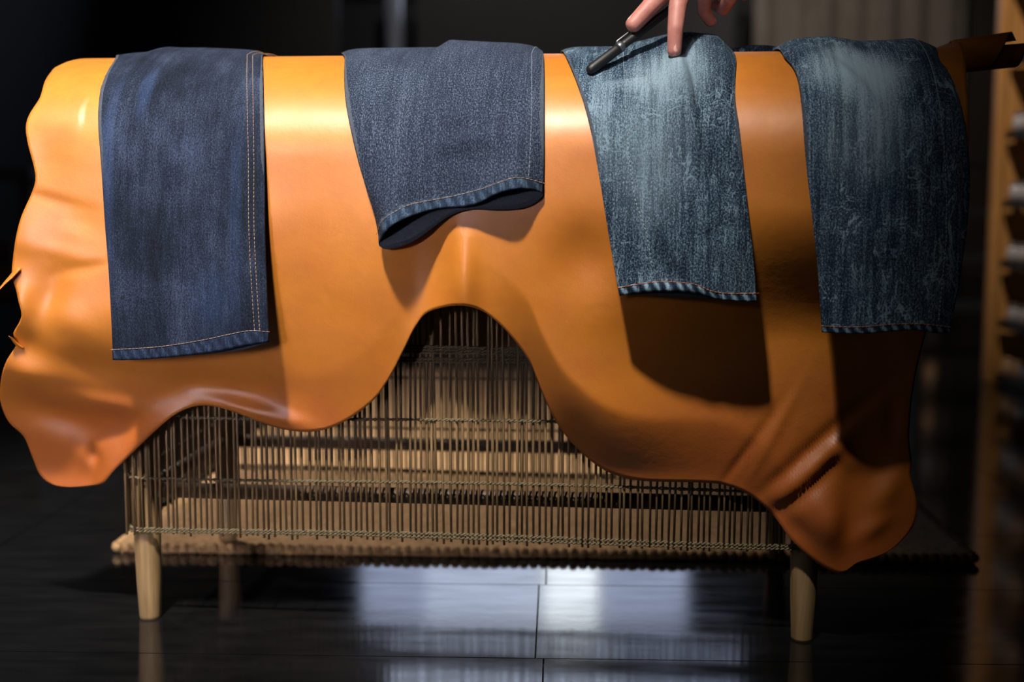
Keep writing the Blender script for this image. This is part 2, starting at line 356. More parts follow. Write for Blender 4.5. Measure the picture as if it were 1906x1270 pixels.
# ------------------------------------------------------------------ oak shelf unit on the right
BX0, BX1, BY0, BY1 = 1.372, 1.80, 2.6, 4.16
bc = root('shelf_unit', ((BX0+BX1)/2, (BY0+BY1)/2, 0), 'oak shelf unit with dark shelves at the right edge', 'shelf unit', rack=False)
make('end_panel', box(BX0+.03, BX1, BY1, BY1+.03, 0, 1.75, .003), M['oak'], bc, smooth=False)
for y in (BY0, BY1-.03): make('post', box(BX0, BX0+.028, y, y+.042, 0, 1.75, .004), M['oak'], bc, smooth=False)
make('back_panel', box(BX1, BX1+.02, BY0, BY1+.03, 0.02, 1.75), M['oak'], bc, smooth=False)
SZ = (0.03, 0.205, 0.395, 0.585, 0.80, 1.03, 1.26, 1.5)
for z in SZ: make('shelf', box(BX0+.032, BX1, BY0+.042, BY1-.031, z-.026, z, .002), M['shelf'], bc, smooth=False)
glassm = simple('grey_glazed_jar', (186, 182, 190), 0.15, 0.08, 12, Coat_Weight=0.5)
tanm = simple('tan_glazed_jar', (206, 164, 128), 0.3, 0.08, 12); lidm = simple('jar_lid', (92, 84, 82), 0.35, 0.1, 20)
def jar(x, z, m, y=4.08, r=.021, h=.052, label='', group='jars on the oak shelves'):
    j = root('jar', (x, y, z), label, 'jar', group, rack=False)
    make('jar_body', lathe([(r*.75, 0), (r, h*.15), (r*1.02, h*.5), (r*.9, h*.78), (r*.7, h*.86)], 20, (x, y, z)), m, j)
    make('lid', lathe([(r*.8, h*.84), (r*.82, h), (r*.6, h*1.06), (r*.15, h*1.1)], 20, (x, y, z)), m if m is tanm else lidm, j); return j
names = {0.80: 'top jar shelf', 0.585: 'second jar shelf', 0.395: 'third jar shelf', 0.205: 'fourth jar shelf', 0.03: 'bottom shelf'}
for si, z in enumerate((0.80, 0.585, 0.395, 0.205, 0.03)):
    x0 = BX0 + .056; yy = 4.085 + (0, .0, .0, -.03, 0)[si]; nm = names[z]
    jar(x0, z, y=yy, m=tanm if z == .03 else glassm, label=('tan' if z == .03 else 'grey') + ' rounded jar nearest the oak side panel, %s' % nm)
    jar(x0+.002, z, y=yy-.075, m=tanm if z == .03 else glassm, label=('tan' if z == .03 else 'grey') + ' rounded jar standing second from the oak panel, %s' % nm)
    jar(x0+.004, z, y=yy-.155, m=glassm if z == .03 else tanm, r=.025, label=('grey' if z == .03 else 'tan') + ' wider jar at the picture edge, %s' % nm)
# a second, lower dark rack further back, seen left of the oak panel
dr = root('dark_shoe_rack', (1.62, 5.6, 0), 'dark open rack behind the oak shelf unit', 'rack', rack=False)
for x in (1.52, 2.55): make('side_panel', box(x, x+.03, 5.45, 5.85, 0, .75, .003), M['black'], dr, smooth=False)
for z in (.12, .33, .53, .74): make('shelf', box(1.55, 2.55, 5.46, 5.85, z-.025, z, .002), M['black'], dr, smooth=False)
for z, m, lb in ((.12, tanm, 'lowest'), (.33, tanm, 'second lowest'), (.53, glassm, 'upper')):
    jar(1.605, z, m, 5.56, .04, .085, '%s pot on the %s shelf of the dark rack' % ('tan' if m is tanm else 'grey', lb), 'pots on the dark rack')
# ------------------------------------------------------------------ jute rug
ra = ground(204, 1032); rb = ground(1826, 1054); RUGL = 2.15
ux = (rb-ra).normalized(); uy = Vector((-ux.y, ux.x, 0)); RW = (rb-ra).length; rang = math.atan2(ux.y, ux.x)
rug = bpy.data.objects.new('jute_rug', None); C.objects.link(rug); rug.location = (ra+rb)/2; rug.rotation_euler = (0, 0, rang)
tag(rug, 'braided natural jute rug on the black floor under the back of the rack', 'rug'); rug['_b'] = (0, 0, 0)
nx, ny = 220, 300; V = []; F = []
xs = np.linspace(-RW/2+.012, RW/2-.012, nx); ys = np.linspace(.012, RUGL-.012, ny)
for j, y in enumerate(ys):
    for i, x in enumerate(xs):
        row = math.floor(y/.016); h = .011 + .0045*abs(math.sin(math.pi*y/.016))**.6*(0.6+0.4*abs(math.sin(math.pi*(x/.019+.5*(row % 2))))) + RNG.normal(0, .0006)
        V.append((x, y, h))
F = [(j*nx+i, j*nx+i+1, (j+1)*nx+i+1, (j+1)*nx+i) for j in range(ny-1) for i in range(nx-1)]
make('woven_field', (V, F), M['jute'], rug)
make('backing', box(-RW/2+.01, RW/2-.01, .01, RUGL-.01, .001, .0105), M['jute'], rug, smooth=False)
knv, knf = lathe([(0.002, -.0085), (.0075, -.006), (.010, 0), (.0075, .006), (.002, .0085)], 8)
parts = []
def knots(p0, p1):
    n = int((Vector(p1)-Vector(p0)).length/.0165)
    for k in range(n+1):
        q = Vector(p0).lerp(Vector(p1), k/n); s = random.uniform(.85, 1.2); a = random.uniform(0, 1.5); dz = random.uniform(-.001, .001)
        parts.append(([(q.x+(v[0]*math.cos(a)-v[1]*math.sin(a))*s, q.y+(v[0]*math.sin(a)+v[1]*math.cos(a))*s, .0105+dz+v[2]*1.05) for v in knv], knf))
knots((-RW/2+.01, .01, 0), (RW/2-.01, .01, 0)); knots((-RW/2+.01, RUGL-.01, 0), (RW/2-.01, RUGL-.01, 0)); knots((-RW/2+.01, .01, 0), (-RW/2+.01, RUGL-.01, 0)); knots((RW/2-.01, .01, 0), (RW/2-.01, RUGL-.01, 0))
tag(make('braided_edge', join(parts), M['jute'], rug), kind='stuff')
# ------------------------------------------------------------------ hide geometry: profile and depth field
AY, AZ, YF, ZCC = 0.240, 0.149, -0.125, 0.66      # barrel top: half axes, front plane, springing height
YC = YF + AY
th = np.linspace(0, math.pi, 721); ex = -AY*np.cos(th); ez = AZ*np.sin(th)
cum = np.concatenate([[0], np.cumsum(np.hypot(np.diff(ex), np.diff(ez)))]); SC = cum[360]   # arc from springing to apex
def prof(s):
    """s: arc length from the apex, + towards the camera. returns y, z, outward normal (ny, nz)"""
    if s >= SC: return YF, ZCC-(s-SC), -1.0, 0.0
    if s <= -SC: return YF+2*AY, ZCC-(-s-SC), 1.0, 0.0
    t = float(np.interp(SC - s, cum, th)); y = -AY*math.cos(t); z = AZ*math.sin(t)
    n = Vector((y/AY**2, z/AZ**2)).normalized(); return YC+y, ZCC+z, n.x, n.y
def s_of_z(z):
    if z <= ZCC: return SC + (ZCC - z)
    t = math.asin(min(1.0, (z-ZCC)/AZ)); return SC - float(np.interp(t, th, cum))
def sstep(a, b, x):
    t = min(1.0, max(0.0, (x-a)/(b-a))); return t*t*(3-2*t)
def pxz(px, py): p = at(px, py, YF+.02); return p[0], p[2]
PXM = 1.0/abs(at(953, 500, YF)[0]-at(954, 500, YF)[0])      # pixels per metre at the hide
def bump(px, py, rx, ry, amp, rot=0.0):
    x, z = pxz(px, py); c, s_ = math.cos(rot), math.sin(rot); return (x, z, rx/PXM, ry/PXM, amp, c, s_)
BUMPS = [  # + = away from the camera, - = towards it
    bump(90, 290, 60, 45, 0.0060), bump(120, 210, 80, 40, -0.0024), bump(60, 440, 40, 40, -0.0060), bump(105, 545, 28, 60, 0.0072, .4), bump(55, 560, 22, 40, -0.0072), bump(45, 640, 45, 30, 0.0060),
    bump(150, 600, 60, 30, -0.0036, .5), bump(50, 700, 55, 30, -0.0108, .2), bump(70, 790, 110, 40, 0.0198, .25), bump(130, 860, 55, 30, -.007, -.5), bump(125, 868, 14, 20, 0.0126), bump(215, 850, 80, 22, -.010, -.75),
    bump(160, 410, 50, 20, 0.0024, .3), bump(130, 470, 70, 14, -0.0024, .2), bump(300, 790, 90, 30, -.012, -.55), bump(380, 735, 130, 40, .012), bump(440, 775, 100, 18, -.012, .25),
    bump(100, 370, 90, 10, .003, .25), bump(160, 500, 60, 9, .003, -.2), bump(190, 690, 80, 26, .006, .2), bump(170, 760, 90, 20, -.006, .15),
    bump(1540, 840, 130, 14, 0.0096, -.75), bump(1520, 900, 100, 22, -0.0084, -.9), bump(1490, 950, 110, 16, 0.0112, -.75), bump(1560, 1000, 45, 60, -0.0156, -.5), bump(1605, 985, 30, 70, 0.0176, .1),
    bump(1670, 930, 30, 60, -0.0132, .5), bump(1640, 900, 60, 50, 0.0112), bump(1450, 820, 100, 9, -0.0024, -1.1), bump(1400, 850, 100, 9, 0.0032, -1.0), bump(1600, 880, 50, 20, -0.0072, .7),
    bump(1480, 1000, 60, 20, 0.0080, .7), bump(1680, 800, 14, 40, 0.0048), bump(1640, 1010, 50, 18, -0.0072, -.6),
    bump(1090, 480, 60, 70, .012), bump(790, 480, 50, 110, .012), bump(560, 420, 120, 160, .006), bump(868, 515, 24, 80, -.012)]
RIDGE = pxz(868, 500)[0]; XP = lambda px: pxz(px, 600)[0]
xk = [XP(v) for v in (-20, 120, 260, 420, 560, 700, 790, 868, 960, 1080, 1250, 1450, 1700, 1850)]
ak = [.125, .112, .084, .080, .066, .046, .028, -.006, .022, .028, .052, .070, .090, .090]       # how far the hide falls back below the roll
zk0 = [.47, .47, .47, .56, .62, .60, .64, .64, .64, .60, .60, .60, .60, .60]                     # where it starts
zk1 = [.20, .20, .26, .28, .26, .28, .40, .40, .36, .36, .38, .42, .42, .42]                     # where it ends
EDGE = []; XT_R = at(1788, 90, YC)[0]
ckx = [XP(v) for v in (-20, 440, 560, 680, 780, 900, 980, 1060, 1200, 1330, 1420, 1500, 1850)]
ckv = [0, 0, .012, .008, 0, .000, .018, .056, .040, .026, .018, .010, 0]
ckl = [.08, .08, .08, .08, .06, .06, .08, .085, .085, .085, .08, .08, .08]
XG = np.linspace(-1.1, 1.1, 441); _k = np.exp(-(np.arange(-24, 25)/8.0)**2); _k /= _k.sum()
def soft(kx, kv): return np.convolve(np.pad(np.interp(XG, kx, kv), 24, mode='edge'), _k, mode='valid')
AG, Z0G, Z1G, CKG, CLG = soft(xk, ak), soft(xk, zk0), soft(xk, zk1), soft(ckx, ckv), soft(ckx, ckl)
def hide_depth(x, s):
    y, z, ny, nz = prof(s)
    if s < SC*0.55: return 0.0
    a = float(np.interp(x, XG, AG)); z0 = float(np.interp(x, XG, Z0G)); z1 = float(np.interp(x, XG, Z1G))
    d = a*sstep(z0, z1, z)
    if EDGE:      # the lower edge curls back under right of the arch
        e = float(np.interp(x, EDGE[0], EDGE[1])) - s; ck = float(np.interp(x, XG, CKG)); cl = float(np.interp(x, XG, CLG))
        if e < cl: d += ck*(1-max(e, -.03)/cl)**1.25
    for (bx, bz, rx, rz, amp, c, s_) in BUMPS:
        dx, dz = x-bx, z-bz; u = (dx*c - dz*s_)/rx; v = (dx*s_ + dz*c)/rz; q = u*u+v*v
        if q < 9: d += amp*math.exp(-q)
    return d
def hide_point(x, s):
    y, z, ny, nz = prof(s); d = hide_depth(x, s)
    d = max(d, -0.055 if (x < XP(170) or z < .22) else (-0.010 if z < .565 else 0.0))
    yy = y + d
    if s > SC:      # it may only fall behind the screen's front plane left of the rack; smooth minimum
        lim = -0.034 + .14*(1-sstep(XP(-40), XP(165), x)); k = .012; h = max(k-abs(yy-lim), 0.0)/k; yy = min(yy, lim) - h*h*k*.25
    z += .015*sstep(XT_R-.055, XT_R, x)*math.exp(-((s+.03)/.10)**2)      # the stiff edge lifts off the roll at the right end
    return (x, yy, z)
def hit(px, py, off=0.0, depth=True):
    """pixel -> (x, s) on the draped surface pushed out by off"""
    d = ray_r(px, py); prev = None
    def g(t):
        x, y, z = (CAMR[i]+d[i]*t for i in range(3))
        if z > ZCC+AZ: return -1.0, x, z
        s = s_of_z(z); yy = prof(s)[0] - off + (hide_depth(x, s) if depth else 0.0); return y-yy, x, z
    t = 1.15; last = g(t)
    while t < 2.3:
        t2 = t+.01; cur = g(t2)
        if cur[0] > 0 and last[0] <= 0:
            a, b = t, t2
            for _ in range(24):
                m = (a+b)/2
                if g(m)[0] > 0: b = m
                else: a = m
            r = g(b); return r[1], s_of_z(r[2])
        t, last = t2, cur
    return None
def trace(pts, off=0.0, depth=True):
    out = []
    for p in pts:
        h = hit(p[0], p[1], off, depth)
        if h is not None: out.append(h)
    return out
def smooth_poly(pts, n):
    """Catmull-Rom through the pixel points, n samples per span"""
    P = [Vector((p[0], p[1])) for p in pts]; out = []
    for i in range(len(P)-1):
        a, b, c, d = P[max(i-1, 0)], P[i], P[i+1], P[min(i+2, len(P)-1)]
        for k in range(n):
            t = k/n; out.append(0.5*((2*b)+(c-a)*t+(2*a-5*b+4*c-d)*t*t+(3*b-a-3*c+d)*t**3))
    out.append(P[-1]); return [(v.x, v.y) for v in out]
def resample(pts, n):
    P = np.array(pts); L = np.concatenate([[0], np.cumsum(np.hypot(*np.diff(P, axis=0).T))]); q = np.linspace(0, L[-1], n)
    return np.stack([np.interp(q, L, P[:, 0]), np.interp(q, L, P[:, 1])], 1)
# ------------------------------------------------------------------ the hide
HL = [(100,127),(84,150),(74,182),(55,212),(48,236),(52,268),(63,310),(66,336),(58,362),(40,402),(30,440),(24,482),(22,515),(30,540),(34,560),(40,590),(24,622),(31,640),(12,672),(2,705),(0,745),(16,785),(44,812),(58,845),(75,885),(100,903),(130,907)]
HB = [(130,907),(165,905),(195,897),(218,872),(262,828),(312,782),(342,763),(376,755),(420,762),(480,785),(530,800),(580,804),(632,790),(690,750),(722,708),(752,650),(772,610),(797,581),(850,569),(890,576),(920,595),(950,625),(985,672),(1005,722),(1030,777),(1062,822),(1110,865),(1150,885),(1200,895),(1300,898),(1350,903),(1400,925),(1440,960),(1472,1004),(1510,1040),(1545,1062),(1568,1066),(1590,1050),(1620,1040),(1645,1030)]
HR = [(1799,150),(1802,190),(1803,250),(1800,330),(1785,420),(1760,520),(1730,600),(1712,660),(1700,720),(1694,770),(1692,820),(1697,860),(1694,885),(1706,935),(1700,975),(1675,1008),(1645,1030)]
BACK = -0.62
NU, NV = 330, 230
Bc = trace(smooth_poly(HB, 5)); bx_ = np.maximum.accumulate(np.array([q[0] for q in Bc])); EDGE = (bx_, np.array([q[1] for q in Bc]))
Lc = trace(smooth_poly(HL, 4)); Bc = trace(smooth_poly(HB, 5)); Rc = trace(smooth_poly(HR, 5))
Bc[0] = Lc[-1]; Bc[-1] = Rc[-1]
Lc = [(Lc[0][0]+.02, BACK), (Lc[0][0]+.012, -0.1), (Lc[0][0]+.004, Lc[0][1]*.6)] + Lc; xr_ = at(1788, 90, YC)[0]; Rc = [(xr_, BACK), (xr_, -.1), (xr_, .0), (xr_*.8+Rc[0][0]*.2, .03)] + Rc
def by_s(cur):
    P = np.array(cur); L = np.concatenate([[0], np.cumsum(np.hypot(*np.diff(P, axis=0).T))]); return P, L/L[-1]
LP, LL = by_s(Lc); RP, RL = by_s(Rc); BP = np.array(Bc)
uB = (BP[:, 0]-BP[0, 0])/(BP[-1, 0]-BP[0, 0]); uB = np.maximum.accumulate(uB)
V, UV = [], []
for j in range(NV+1):
    v = j/NV; Lx, Ls = np.interp(v, LL, LP[:, 0]), np.interp(v, LL, LP[:, 1]); Rx_, Rs = np.interp(v, RL, RP[:, 0]), np.interp(v, RL, RP[:, 1])
    for i in range(NU+1):
        u = i/NU; Tx = LP[0, 0]*(1-u)+RP[0, 0]*u; Ts = BACK
        Bx, Bs = BP[0, 0]*(1-u)+BP[-1, 0]*u, np.interp(u, uB, BP[:, 1])
        x = (1-v)*Tx + v*Bx; s = (1-v)*Ts + v*Bs; wl, wr_ = (1-u)**5, u**5
        x += wl*(Lx-(1-v)*LP[0, 0]-v*BP[0, 0]) + wr_*(Rx_-(1-v)*RP[0, 0]-v*BP[-1, 0])
        s += wl*(Ls-(1-v)*LP[0, 1]-v*BP[0, 1]) + wr_*(Rs-(1-v)*RP[0, 1]-v*BP[-1, 1])
        V.append(hide_point(x, s)); UV.append((x, s))
F = [(j*(NU+1)+i, (j+1)*(NU+1)+i, (j+1)*(NU+1)+i+1, j*(NU+1)+i+1) for j in range(NV) for i in range(NU)]
hide_root = root('leather_hide', (0, YC, ZCC+AZ), 'large orange-tan leather hide with wavy edges draped over the woven rack', 'leather hide')
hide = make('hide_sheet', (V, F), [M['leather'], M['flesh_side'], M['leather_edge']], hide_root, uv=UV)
so = hide.modifiers.new('thickness', 'SOLIDIFY'); so.thickness = 0.0028; so.offset = -1.0; so.material_offset = 1; so.material_offset_rim = 2; so.use_even_offset = False
# shank of the hide: a curled stiff strip sticking out at the upper right
def curl(p0, p1, r0, r1, a0, a1, cut=0.0, n=26, m=22):
    V, UV, F = [], [], []
    p0, p1 = Vector(p0), Vector(p1); ax = (p1-p0).normalized(); up = Vector((0, 0, 1)); fw = Vector((0, -1, 0))
    for j in range(m+1):
        for i in range(n+1):
            f = i/n; a = a0+(a1-a0)*f; t = j/m; t = t*(1-cut*f); r = r0+(r1-r0)*t
            c = p0.lerp(p1, t); q = c + fw*math.cos(a)*r + up*math.sin(a)*r; V.append(tuple(q)); UV.append((t*.2, f*.1))
    F = [(j*(n+1)+i, j*(n+1)+i+1, (j+1)*(n+1)+i+1, (j+1)*(n+1)+i) for j in range(m) for i in range(n)]
    return (V, F), UV
for nm, pa, pb, yy, r0, r1, a0, a1, cut in (('shank_flap', (1768, 108), (1898, 92), .10, .021, .023, 2.5, -.9, .45), ('shank_strip', (1790, 113), (1915, 101), .105, .014, .013, 2.7, -2.2, .22)):
    vf, uv = curl(at(pa[0], pa[1], yy), at(pb[0], pb[1], yy+.02), r0, r1, a0, a1, cut)
    o = make(nm, vf, [M['leather'], M['flesh_side'], M['leather_edge']], hide_root, uv=uv)
    q = o.modifiers.new('thickness', 'SOLIDIFY'); q.thickness = .0028; q.offset = 1.0; q.material_offset = 1; q.material_offset_rim = 2
# two torn shreds on the ragged left edge
for pts, rr in (([(34, 500), (22, 514), (8, 528), (-4, 542)], [.007, .0055, .0035, .001]), ([(40, 648), (30, 640), (22, 630), (17, 626)], [.006, .004, .003, .001])):
    q0 = hit(*pts[0]); y0 = hide_point(*q0)[1]
    make('torn_shred', tube([at(p[0], p[1], y0-.002*k) for k, p in enumerate(smooth_poly(pts, 3))], [float(v) for v in np.interp(np.linspace(0, 3, 10), range(4), rr)], 8, flat=.3), M['leather'], hide_root)
# ------------------------------------------------------------------ jeans legs
def jeans(label, left, right, hem_f, hem_b, stitch, mats, thick, tops, folds, stitch_mat, seams=(), back=-0.50, standoff=0.012, corner=None, flare=()):
    """a flattened trouser leg: front and back sheet of one tube, draped over the roll"""
    OFF = .016
    Lp = trace(smooth_poly(left, 5), OFF, False); Rp = trace(smooth_poly(right, 5), OFF, False)
    Hf = trace(smooth_poly(hem_f, 5), OFF, False); Hb = trace(smooth_poly(hem_b, 5), OFF, False); St = trace(smooth_poly(stitch, 6), OFF, False)
    Lp = sorted(Lp, key=lambda q: q[1]); Rp = sorted(Rp, key=lambda q: q[1])
    Ls, Lx = np.array([q[1] for q in Lp]), np.array([q[0] for q in Lp]); Rs, Rx_ = np.array([q[1] for q in Rp]), np.array([q[0] for q in Rp])
    for S_, X_, c, k in ((Ls, Lx, corner[0], 0), (Rs, Rx_, corner[1], 1)):
        xa = at(c, 100, YC)[0]; keep = S_ > .07; S2, X2 = S_[keep], X_[keep]
        S2 = np.concatenate([[-.5, .0, .03], S2]); X2 = np.concatenate([[xa, xa, xa+(X2[0]-xa)*.18], X2])
        if k == 0: Ls, Lx = S2, X2
        else: Rs, Rx_ = S2, X2
    def side(S, X, s): return float(np.interp(s, S, X))
    fx, fs = np.array([q[0] for q in Hf]), np.array([q[1] for q in Hf]); bx, bs = np.array([q[0] for q in Hb]), np.array([q[1] for q in Hb])
    NX, NS = 90, 130
    tx = np.array([XT(p) for p, _ in tops]); tv = np.array([h for _, h in tops])
    FB = [(hit(px, py, OFF, False), rx/PXM, ry/PXM, amp*1.7/1000., math.cos(rot), math.sin(rot)) for (px, py, rx, ry, amp, rot) in folds]
    def off_front(x, s, xi):
        hang = sstep(SC*0.9, SC+.12, s)
        o = .0035 + thick*(1-abs(xi)**(8.0-4.5*hang))*(0.2+0.8*hang) + standoff*hang
        for (fpx, wpx, amp) in flare:      # the opening bells out at the hem
            o += amp*math.exp(-((x-XP(fpx))*PXM/wpx)**2)*sstep(fs.min()-.10, fs.max(), s)*(1-abs(xi)**10)
        top = float(np.interp(x, tx, tv))/1000.
        o += max(0.0, top - .0)*(1-sstep(SC*.15, SC*.95, s))*(1-abs(xi)**14)*sstep(-SC*1.6, -SC*.3, s)
        for (c, rx, ry, amp, co, si) in FB:
            if c is None: continue
            dx, ds = x-c[0], s-c[1]; u = (dx*co+ds*si)/rx; v = (-dx*si+ds*co)/ry; q = u*u+v*v
            if q < 9: o += amp*math.exp(-q)*(1-abs(xi)**6)
        return max(o, off_back(x, s, xi)+.0026*(1-abs(xi)**12))
    def off_back(x, s, xi):
        hang = sstep(SC*0.9, SC+.12, s); return .0035 + standoff*.8*hang
    def P(x, s, o):
        y, z, ny, nz = prof(s); return (x, y+ny*o, z+nz*o)
    def grid(ss_fn, of, v0=0.0, rows=NS, extra=0.0):
        V, UV, XI = [], [], []
        for j in range(rows+1):
            v = v0+(1-v0)*j/rows
            for i in range(NX+1):
                xi = -1+2*i/NX; xi = math.sin(xi*math.pi/2)*.35+xi*.65
                # position: blend the sides at this height
                s_end = None; s = None
                xe = side(Ls, Lx, 9)*(1-xi)/2 + side(Rs, Rx_, 9)*(1+xi)/2
                s_end = ss_fn(xe); s = back + v*(s_end-back)
                x = side(Ls, Lx, s)*(1-xi)/2 + side(Rs, Rx_, s)*(1+xi)/2
                V.append(P(x, s, of(x, s, xi)+extra)); UV.append((x, s)); XI.append(xi)
        F = [(j*(NX+1)+i, (j+1)*(NX+1)+i, (j+1)*(NX+1)+i+1, j*(NX+1)+i+1) for j in range(rows) for i in range(NX)]
        return V, UV, F
    sf = lambda x: float(np.interp(x, fx, fs)); sb = lambda x: float(np.interp(x, bx, bs))
    Vf, Uf, Ff = grid(sf, off_front); Vb, Ub, Fb = grid(sb, off_back)
    n = len(Vf); F = list(Ff) + [tuple(reversed([i+n for i in q])) for q in Fb]
    for j in range(NS):      # close the two side edges
        a, b = j*(NX+1), (j+1)*(NX+1); F.append((a, a+n, b+n, b)); a += NX; b += NX; F.append((a, b, b+n, a+n))
    xc = (side(Ls, Lx, 0)+side(Rs, Rx_, 0))/2
    r = root('jeans', (xc, YC, ZCC+AZ+.004), label, 'jeans', 'jeans hanging over the hide')
    leg = make('trouser_leg', (Vf+Vb, F), [mats[0], M['inside'], mats[0]], r, uv=Uf+Ub)
    q = leg.modifiers.new('thickness', 'SOLIDIFY'); q.thickness = .0011; q.offset = -1; q.material_offset = 1; q.material_offset_rim = 2
    # turned-up hem: its own slightly proud band, and a stitch line
    sx, sst = np.array([q_[0] for q_ in St]), np.array([q_[1] for q_ in St]); o_ = np.argsort(sx); sx, sst = sx[o_], sst[o_]
    def band(ssa, ssb, of, proud):
        V, UV, F = [], [], []; R = 6
        for j in range(R+1):
            for i in range(NX+1):
                xi = -1+2*i/NX; xi = math.sin(xi*math.pi/2)*.35+xi*.65
                xe = side(Ls, Lx, 9)*(1-xi)/2 + side(Rs, Rx_, 9)*(1+xi)/2; a, b = ssa(xe), ssb(xe)+.0012
                s = a+(b-a)*j/R; x = side(Ls, Lx, s)*(1-xi)/2 + side(Rs, Rx_, s)*(1+xi)/2
                pr = proud*(0.55 if j in (0, R) else 1.0); V.append(P(x, s, of(x, s, xi)+pr)); UV.append((x, s-a))
        for j in range(R):
            for i in range(NX): F.append((j*(NX+1)+i, (j+1)*(NX+1)+i, (j+1)*(NX+1)+i+1, j*(NX+1)+i+1))
        return V, UV, F
    sa = lambda x: float(np.interp(x, sx, sst))
    hv, hu, hf = band(sa, sf, off_front, .0012)
    hm = make('hem', (hv, hf), mats[1], r, uv=hu); q = hm.modifiers.new('thickness', 'SOLIDIFY'); q.thickness = .0012; q.offset = -1
    def thread(path, mat, rad=.00046, dash=.0042, gap=.0011, name='stitching', proud=.0018, of=off_front, under=None):
        """path: list of (x, s); raised dashes of thread"""
        P_ = np.array(path); L = np.concatenate([[0], np.cumsum(np.hypot(*np.diff(P_, axis=0).T))]); q0 = 0.0; parts = []
        while q0 < L[-1]:
            pts = []
            for k in range(3):
                q1 = min(L[-1], q0+dash*k/2); x, s = np.interp(q1, L, P_[:, 0]), np.interp(q1, L, P_[:, 1])
                l_, r_ = side(Ls, Lx, s), side(Rs, Rx_, s); xi = max(-1, min(1, 2*(x-l_)/(r_-l_)-1)); pts.append(P(x, s, of(x, s, xi)+proud-(0 if k == 1 else .0003)))
            if (Vector(pts[0])-Vector(pts[2])).length > 1e-4: parts.append(tube(pts, rad, 5))
            q0 += dash+gap
        return make(name, join(parts), mat, under or r)
    thread([(x, s+.0006) for x, s in zip(sx, sst)], stitch_mat, name='hem_stitching', under=hm)
    for (pts, mat, rad, nm) in seams:
        pp_ = trace(smooth_poly(pts, 6), OFF, False); pp_ = sorted(pp_, key=lambda q_: q_[1])
        pp_ = [(pp_[0][0], -.05), (pp_[0][0], pp_[0][1]*.5)] + pp_
        thread(pp_, mat, rad, name=nm, proud=.0006, under=leg)
    return r
XT = lambda px: at(px, 130, YF+.1)[0]
def xs_(px, py): return hit(px, py, .016, False)
def fade_lit(px, py, rx, ry, a): c = xs_(px, py); return (c[0], c[1], rx/PXM, ry/PXM, a)  # worn patches; on the dark indigo leg, painted fold light
d1 = denim_mat('dark_indigo_denim', (10, 13, 20), (26, 33, 48), (58, 68, 90), streak=.45, seed=1.3, speck=.7, blotch=.7, fade_lit_col=(52, 76, 122), fades_lit=[fade_lit(268,175,24,95,.4), fade_lit(196,330,22,330,.3), fade_lit(440,420,16,300,.2), fade_lit(400,560,70,120,.2)])  # pale strips paint the light on the folds into the denim
h1 = hem_mat('dark_indigo_hem', (10, 15, 25), (27, 37, 58), (64, 80, 106), .14)
jeans('dark indigo jeans leg with tan double side seam, furthest left', 
  [(207,112),(190,140),(178,176),(175,230),(180,290),(190,380),(200,480),(206,580),(210,669)], [(483,112),(484,135),(485,180),(488,300),(493,450),(497,560),(500,637)],
  [(209,669),(260,667),(330,661),(400,653),(450,643),(500,635)], [(209,669),(260,669),(330,664),(400,658),(450,652),(500,637)], [(206,650),(300,643),(380,631),(440,618),(470,614),(503,617)],
  (d1, h1), .010, [(170, 1), (230, 3), (270, 9), (340, 8), (420, 5), (500, 3)],
  [(270,180,26,90,5,0), (236,300,22,220,-4,.0), (205,300,16,300,3,0), (320,330,30,140,-3,.1), (430,420,16,260,2.5,0), (300,560,60,60,2,0)], M['stitch_tan'],
  [([(455,112),(455,180),(459,300),(466,450),(472,560),(477,632)], M['stitch_tan'], .00044, 'seam_stitching'), ([(465,112),(466,180),(469,300),(475,450),(481,560),(486,634)], M['stitch_tan'], .00044, 'seam_stitching')], corner=(226, 497))
d2 = denim_mat('raw_blue_denim', (14, 19, 28), (35, 44, 61), (90, 100, 120), streak=.45, seed=5.1, speck=.95, blotch=.18)
h2 = hem_mat('raw_blue_hem', (14, 20, 30), (38, 52, 72), (88, 108, 130), .14)
jeans('plain dark blue jeans leg with open flared hem, second from the left',
  [(637,112),(636,150),(640,200),(655,270),(675,340),(694,400),(702,440)], [(1011,112),(1012,150),(1012,250),(1011,320),(1010,350),(1009,366)],
  [(700,455),(712,440),(735,420),(770,402),(820,387),(870,383),(900,375),(930,360),(960,351),(990,351),(1011,360)], [(700,455),(714,464),(742,460),(770,448),(800,428),(840,402),(880,390),(930,391),(970,388),(996,378),(1011,362)],
  [(698,436),(715,410),(740,393),(770,379),(850,363),(900,350),(940,336),(970,330),(1014,341)],
  (d2, h2), .010, [(630, 5), (797, 5), (820, 15), (860, 13), (940, 10), (1000, 7), (1015, 3)],
  [(800,150,14,60,-4,0), (880,238,60,10,-4,-.15), (880,262,60,12,3,-.15), (850,230,20,30,2,0), (760,380,60,40,-5,0), (960,340,50,40,4,0)], M['stitch_tan'],
  [([(988,112),(988,200),(986,280),(984,330)], M['stitch_pale'], .0003, 'seam_stitching')], standoff=.004, corner=(637, 1010), flare=((752, 60, .034), (955, 55, .030)))
d3 = denim_mat('washed_blue_denim', (11, 17, 27), (33, 49, 68), (112, 134, 150), [fade_lit(1245,150,105,100,.75), fade_lit(1280,120,50,110,.45), fade_lit(1180,165,80,26,.35), fade_lit(1115,220,40,200,.25), fade_lit(1210,280,110,190,.35)], crinkle=.8, streak=.7, seed=9.7, speck=1.0, fade_lit_col=(150,172,186))
h3 = hem_mat('washed_blue_hem', (14, 22, 34), (46, 66, 88), (140, 164, 182), .38)
